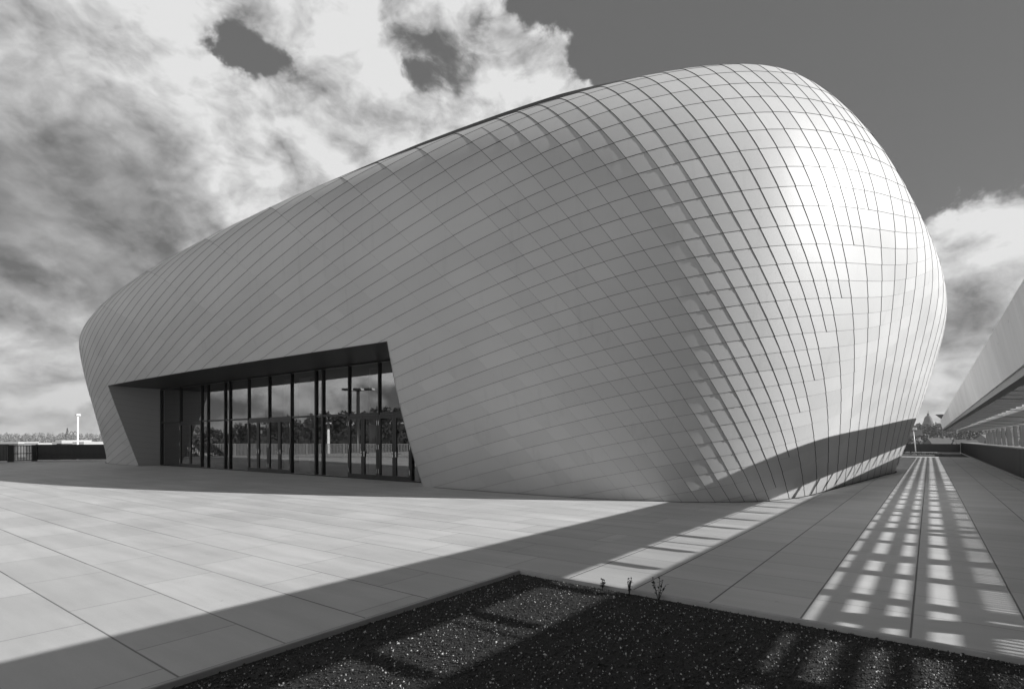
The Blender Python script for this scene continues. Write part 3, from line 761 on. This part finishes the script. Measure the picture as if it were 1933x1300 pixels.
t=empty('water_tower',p,0,'dark funnel-topped mast standing behind the canopy tip','mast')
zt=zat(782,d)+9
lathe([(.3,0),(.22,zt-3.),(.5,zt-2.4),(3.,zt-.2),(3.,zt),(0,zt)]).build('funnel_top',M['stone_church'],t)
# white sheds on the left
for u0,u1,d,h0,h1,lb in((101,158,210,834,838,'long low white shed roof just above the left fence'),(107,116,205,831,836,'small white block on top of the long shed'),(0,34,330,834,837,'pale flat shed at the far left edge'),(48,72,300,836,838,'low grey-white shed above the barred gate')):
    a=at(u0,d);b=at(u1,d); zt=zat(h0,d); L=(b-a).length; t=empty('warehouse',(a.x,a.y,-9),math.atan2(b.y-a.y,b.x-a.x),lb,'warehouse')
    m=MB(); m.box(0,L,0,14,0,zt+7.9); m.build('wall',M['wall_dark'],t); m=MB(); m.box(-.3,L+.3,-.3,14.3,zt+7.901,zt+9.1); m.build('roof',M['shed'],t)
d=700
for u,kd in((127,'pine'),(135,'arch'),(142,'arch')):
    p=at(u,d); p.z=2.
    if kd=='pine':
        t=empty('conifer',p,0,'pointed dark conifer standing out of the left treeline','tree'); m=MB(); m.tube([(0,0,-4),(0,0,13)],[.6,.1],6); m.build('trunk',M['trunk'],t)
        m=MB()
        for _ in range(260):
            z=random.uniform(0,14); r=(14-z)*.2; a=random.uniform(0,6.28); c=Vector((cos(a)*r,sin(a)*r,z)); e=Vector((cos(a),sin(a),-.5))*.8; f=e.cross(Vector((0,0,1))).normalized()*.5; m.quad(c-f,c+e,c+f,c-e*.3)
        m.build('crown',M['leaf_dark'],t)
    else:
        t=empty('steel_arch',p,YAW,'thin dark steel arch above the left treeline, '+('next to the conifer' if u<140 else 'nearest the white lamp mast'),'arch'); m=MB(); m.tube([(cos(pi-pi*k/12)*2.4,0,sin(pi*k/12)*5+4.5) for k in range(13)],.45,6); m.tube([(-2.4,0,-4),(-2.4,0,4.6)],.45,6); m.tube([(2.4,0,-4),(2.4,0,4.6)],.45,6); m.build('arch_rib',M['stone_church'],t)
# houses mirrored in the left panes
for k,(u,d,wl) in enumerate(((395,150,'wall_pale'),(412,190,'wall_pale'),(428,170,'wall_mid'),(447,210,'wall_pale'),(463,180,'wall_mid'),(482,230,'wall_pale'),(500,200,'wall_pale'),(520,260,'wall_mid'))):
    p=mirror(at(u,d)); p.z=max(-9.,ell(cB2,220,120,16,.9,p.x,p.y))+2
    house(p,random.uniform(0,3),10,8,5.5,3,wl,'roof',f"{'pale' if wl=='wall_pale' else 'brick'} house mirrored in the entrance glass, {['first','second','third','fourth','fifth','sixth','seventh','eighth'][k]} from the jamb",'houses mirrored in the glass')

# ------------------------------------------------------------------ light and sky
AZ,EL=radians(20.),radians(26.8)
Sd=Vector((cos(EL)*cos(AZ),cos(EL)*sin(AZ),sin(EL)))
sl=bpy.data.lights.new('sun','SUN'); sl.energy=4.8; sl.angle=radians(.53); sl.color=(1,.995,.985)
so=bpy.data.objects.new('sun',sl); COL.objects.link(so); so.rotation_euler=Sd.to_track_quat('Z','Y').to_euler(); so.location=(40,20,60)
W_=bpy.data.worlds.new('World'); sc.world=W_; W_.use_nodes=True; T=NT(W_.node_tree); T.n.clear()
out=T.node('ShaderNodeOutputWorld'); bg=T.node('ShaderNodeBackground'); bg.inputs['Strength'].default_value=.1; T.l.new(bg.outputs[0],out.inputs[0])
sky=T.node('ShaderNodeTexSky'); sky.sky_type='NISHITA'; sky.sun_disc=False; sky.sun_elevation=EL; sky.sun_rotation=radians(90)-AZ; sky.air_density=1.; sky.dust_density=.6
sp=T.node('ShaderNodeSeparateColor'); T.l.new(sky.outputs[0],sp.inputs[0])
skyg=T.m('ADD',T.m('MULTIPLY',sp.outputs[0],.75),T.m('MULTIPLY',sp.outputs[1],.25))
D=T.vm('NORMALIZE',T.node('ShaderNodeTexCoord').outputs['Generated'])
dx,dy,dz=T.sep(D)
CP=T.vm('MULTIPLY',D,(2.1,2.1,3.4))
wv=T.node('ShaderNodeTexNoise'); wv.inputs['Scale'].default_value=5.; wv.inputs['Detail'].default_value=6; wv.inputs['Roughness'].default_value=.6; T.l.new(D,wv.inputs['Vector'])
DW=T.vm('NORMALIZE',T.vm('ADD',D,T.vm('SCALE',T.vm('SUBTRACT',wv.outputs['Color'],(.5,.5,.5)),scale=.22)))
def blobs(lst):
    acc=None
    for u,v,r,w in lst:
        k=2./(r*r); dt=T.vm('DOT_PRODUCT',DW,tuple(ray(u,v)))
        g=T.m('MULTIPLY',T.m('EXPONENT',T.m('MULTIPLY',T.m('SUBTRACT',dt,1.),k)),w)
        acc=g if acc is None else T.m('ADD',acc,g)
    return acc
bias=blobs([(100,120,.30,.40),(330,330,.24,.40),(640,330,.20,.42),(980,250,.13,.42),(60,560,.22,.34),(100,740,.20,.16),(1075,110,.05,.30),(560,50,.10,.24),(250,30,.15,.25),(1110,190,.05,.2),
   (430,150,.045,-.42),(490,165,.058,-.62),(555,165,.045,-.52),(430,60,.05,-.34),(620,100,.05,-.35),(810,115,.045,-.40),(700,40,.05,-.25),(890,50,.04,-.22),(1010,30,.04,-.3),(760,60,.10,.20),(1080,20,.05,-.12),(1380,60,.20,-.62),(1650,180,.26,-.7),(1270,60,.09,-.4),
   (1850,450,.075,.62),(1910,520,.10,.5),(1830,610,.10,.42),(1800,760,.12,.30),(90,520,.05,-.1)])
dark=blobs([(40,370,.13,.85),(230,420,.10,.6),(130,480,.09,.5),(330,450,.08,.35),(1830,640,.06,.45),(1900,600,.05,.3),(30,60,.12,.25),(180,560,.07,.35),(60,700,.05,.2)])
nv=T.node('ShaderNodeTexNoise'); nv.inputs['Scale'].default_value=3.; nv.inputs['Detail'].default_value=5; T.l.new(CP,nv.inputs['Vector'])
CPd=T.vm('ADD',CP,T.vm('SCALE',T.vm('SUBTRACT',nv.outputs['Color'],(.5,.5,.5)),scale=.16))
def billow(vec,scale,det):
    """rounded heaps: folded noise, summed over octaves"""
    acc=None; a=.55; tot=0.
    for o_ in range(det):
        n=T.noise(T.vm('ADD',vec,(o_*3.7,o_*1.3,o_*2.1)),scale*2.15**o_,0.,.5)
        q=T.m('MULTIPLY',T.m('ABSOLUTE',T.m('SUBTRACT',n,.5)),4.*a); tot+=a; a*=.52
        acc=q if acc is None else T.m('ADD',acc,q)
    return T.m('DIVIDE',acc,tot)
sh=(Sd.x*.05,Sd.y*.05,.10)
def field(vec): return T.m('ADD',T.m('MULTIPLY',billow(vec,1.7,6),BW:=.50),T.m('MULTIPLY',T.noise(vec,2.4,11,.60),.62))
n1=field(CPd); n1s=field(T.vm('ADD',CPd,sh))
n0=T.noise(CPd,.8,4,.5)
back_fill=T.mapr(T.vm('DOT_PRODUCT',D,(-.35,-.94,0.)),.2,.75,0,.22,True)  # extra cloud added behind the view, for fill and reflections
bias=T.m('ADD',T.m('ADD',bias,back_fill),T.mapr(dz,.62,.9,0,-.5,True))
bias=T.m('ADD',bias,T.mapr(T.vm('DOT_PRODUCT',D,(.9,.1,.43)),.5,.9,0,-.35,True))
wisp=T.m('MULTIPLY',T.m('SUBTRACT',T.noise(CPd,7.,8,.65),.5),.42)
dens=T.m('ADD',T.m('SUBTRACT',T.m('ADD',n1,T.m('MULTIPLY',n0,.35)),OFF:=.70),T.m('ADD',bias,wisp))
mask=T.mapr(dens,-.06,.14,0,1,True)
thick=T.mapr(dens,.02,.45,0,1,True)
relief=T.m('MULTIPLY',T.m('SUBTRACT',n1,n1s),RK:=2.6)
br=T.m('ADD',T.mapr(thick,0,1,.78,.98),relief)
br=T.m('SUBTRACT',br,T.m('MULTIPLY',T.mapr(n0,.42,.68,0,1,True),.16))
br=T.m('MULTIPLY',br,T.m('SUBTRACT',1.,T.m('MULTIPLY',T.m('MINIMUM',dark,1.),.62)))
br=T.m('MAXIMUM',br,.2); br=T.m('MINIMUM',br,1.08)
low=T.mapr(dz,0.,.25,.80,1.)
cloud=T.m('MULTIPLY',T.m('MULTIPLY',T.m('MULTIPLY',br,T.mapr(back_fill,0,.22,1.,1.65)),low),CLOUD_K:=3.95)  # unseen cloud behind the view brightened to fill the shaded front
skyv=T.mapr(skyg,.5,2.6,.68,.95)
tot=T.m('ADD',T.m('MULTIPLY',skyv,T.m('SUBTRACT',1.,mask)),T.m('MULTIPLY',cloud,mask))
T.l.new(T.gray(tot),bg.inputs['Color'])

# ------------------------------------------------------------------ air
m=MB(); m.box(-4300,4300,-4300,4300,-10.5,75); hzm=bpy.data.materials.new('thin_haze'); hzm.use_nodes=True; T=NT(hzm.node_tree); T.n.clear()
o_=T.node('ShaderNodeOutputMaterial'); pv_=T.node('ShaderNodeVolumePrincipled'); pv_.inputs['Color'].default_value=(.9,.9,.9,1); pv_.inputs['Density'].default_value=.0002; pv_.inputs['Anisotropy'].default_value=.2
T.l.new(pv_.outputs[0],o_.inputs['Volume']); o=m.build('haze',hzm); o['kind']='stuff'
# ------------------------------------------------------------------ camera, view
cam=bpy.data.cameras.new('camera'); cam.sensor_width=36; cam.lens=36*F/1933.; cam.shift_y=(HV-650.)/1933.; cam.clip_start=.1; cam.clip_end=9000
co=bpy.data.objects.new('camera',cam); COL.objects.link(co); co.location=(0,0,EYE); co.rotation_euler=(pi/2,0,YAW); sc.camera=co
sc.view_settings.view_transform='Standard'; sc.view_settings.look='None'; sc.view_settings.exposure=.85; sc.view_settings.gamma=1
sc.cycles.max_bounces=8; sc.cycles.transparent_max_bounces=12
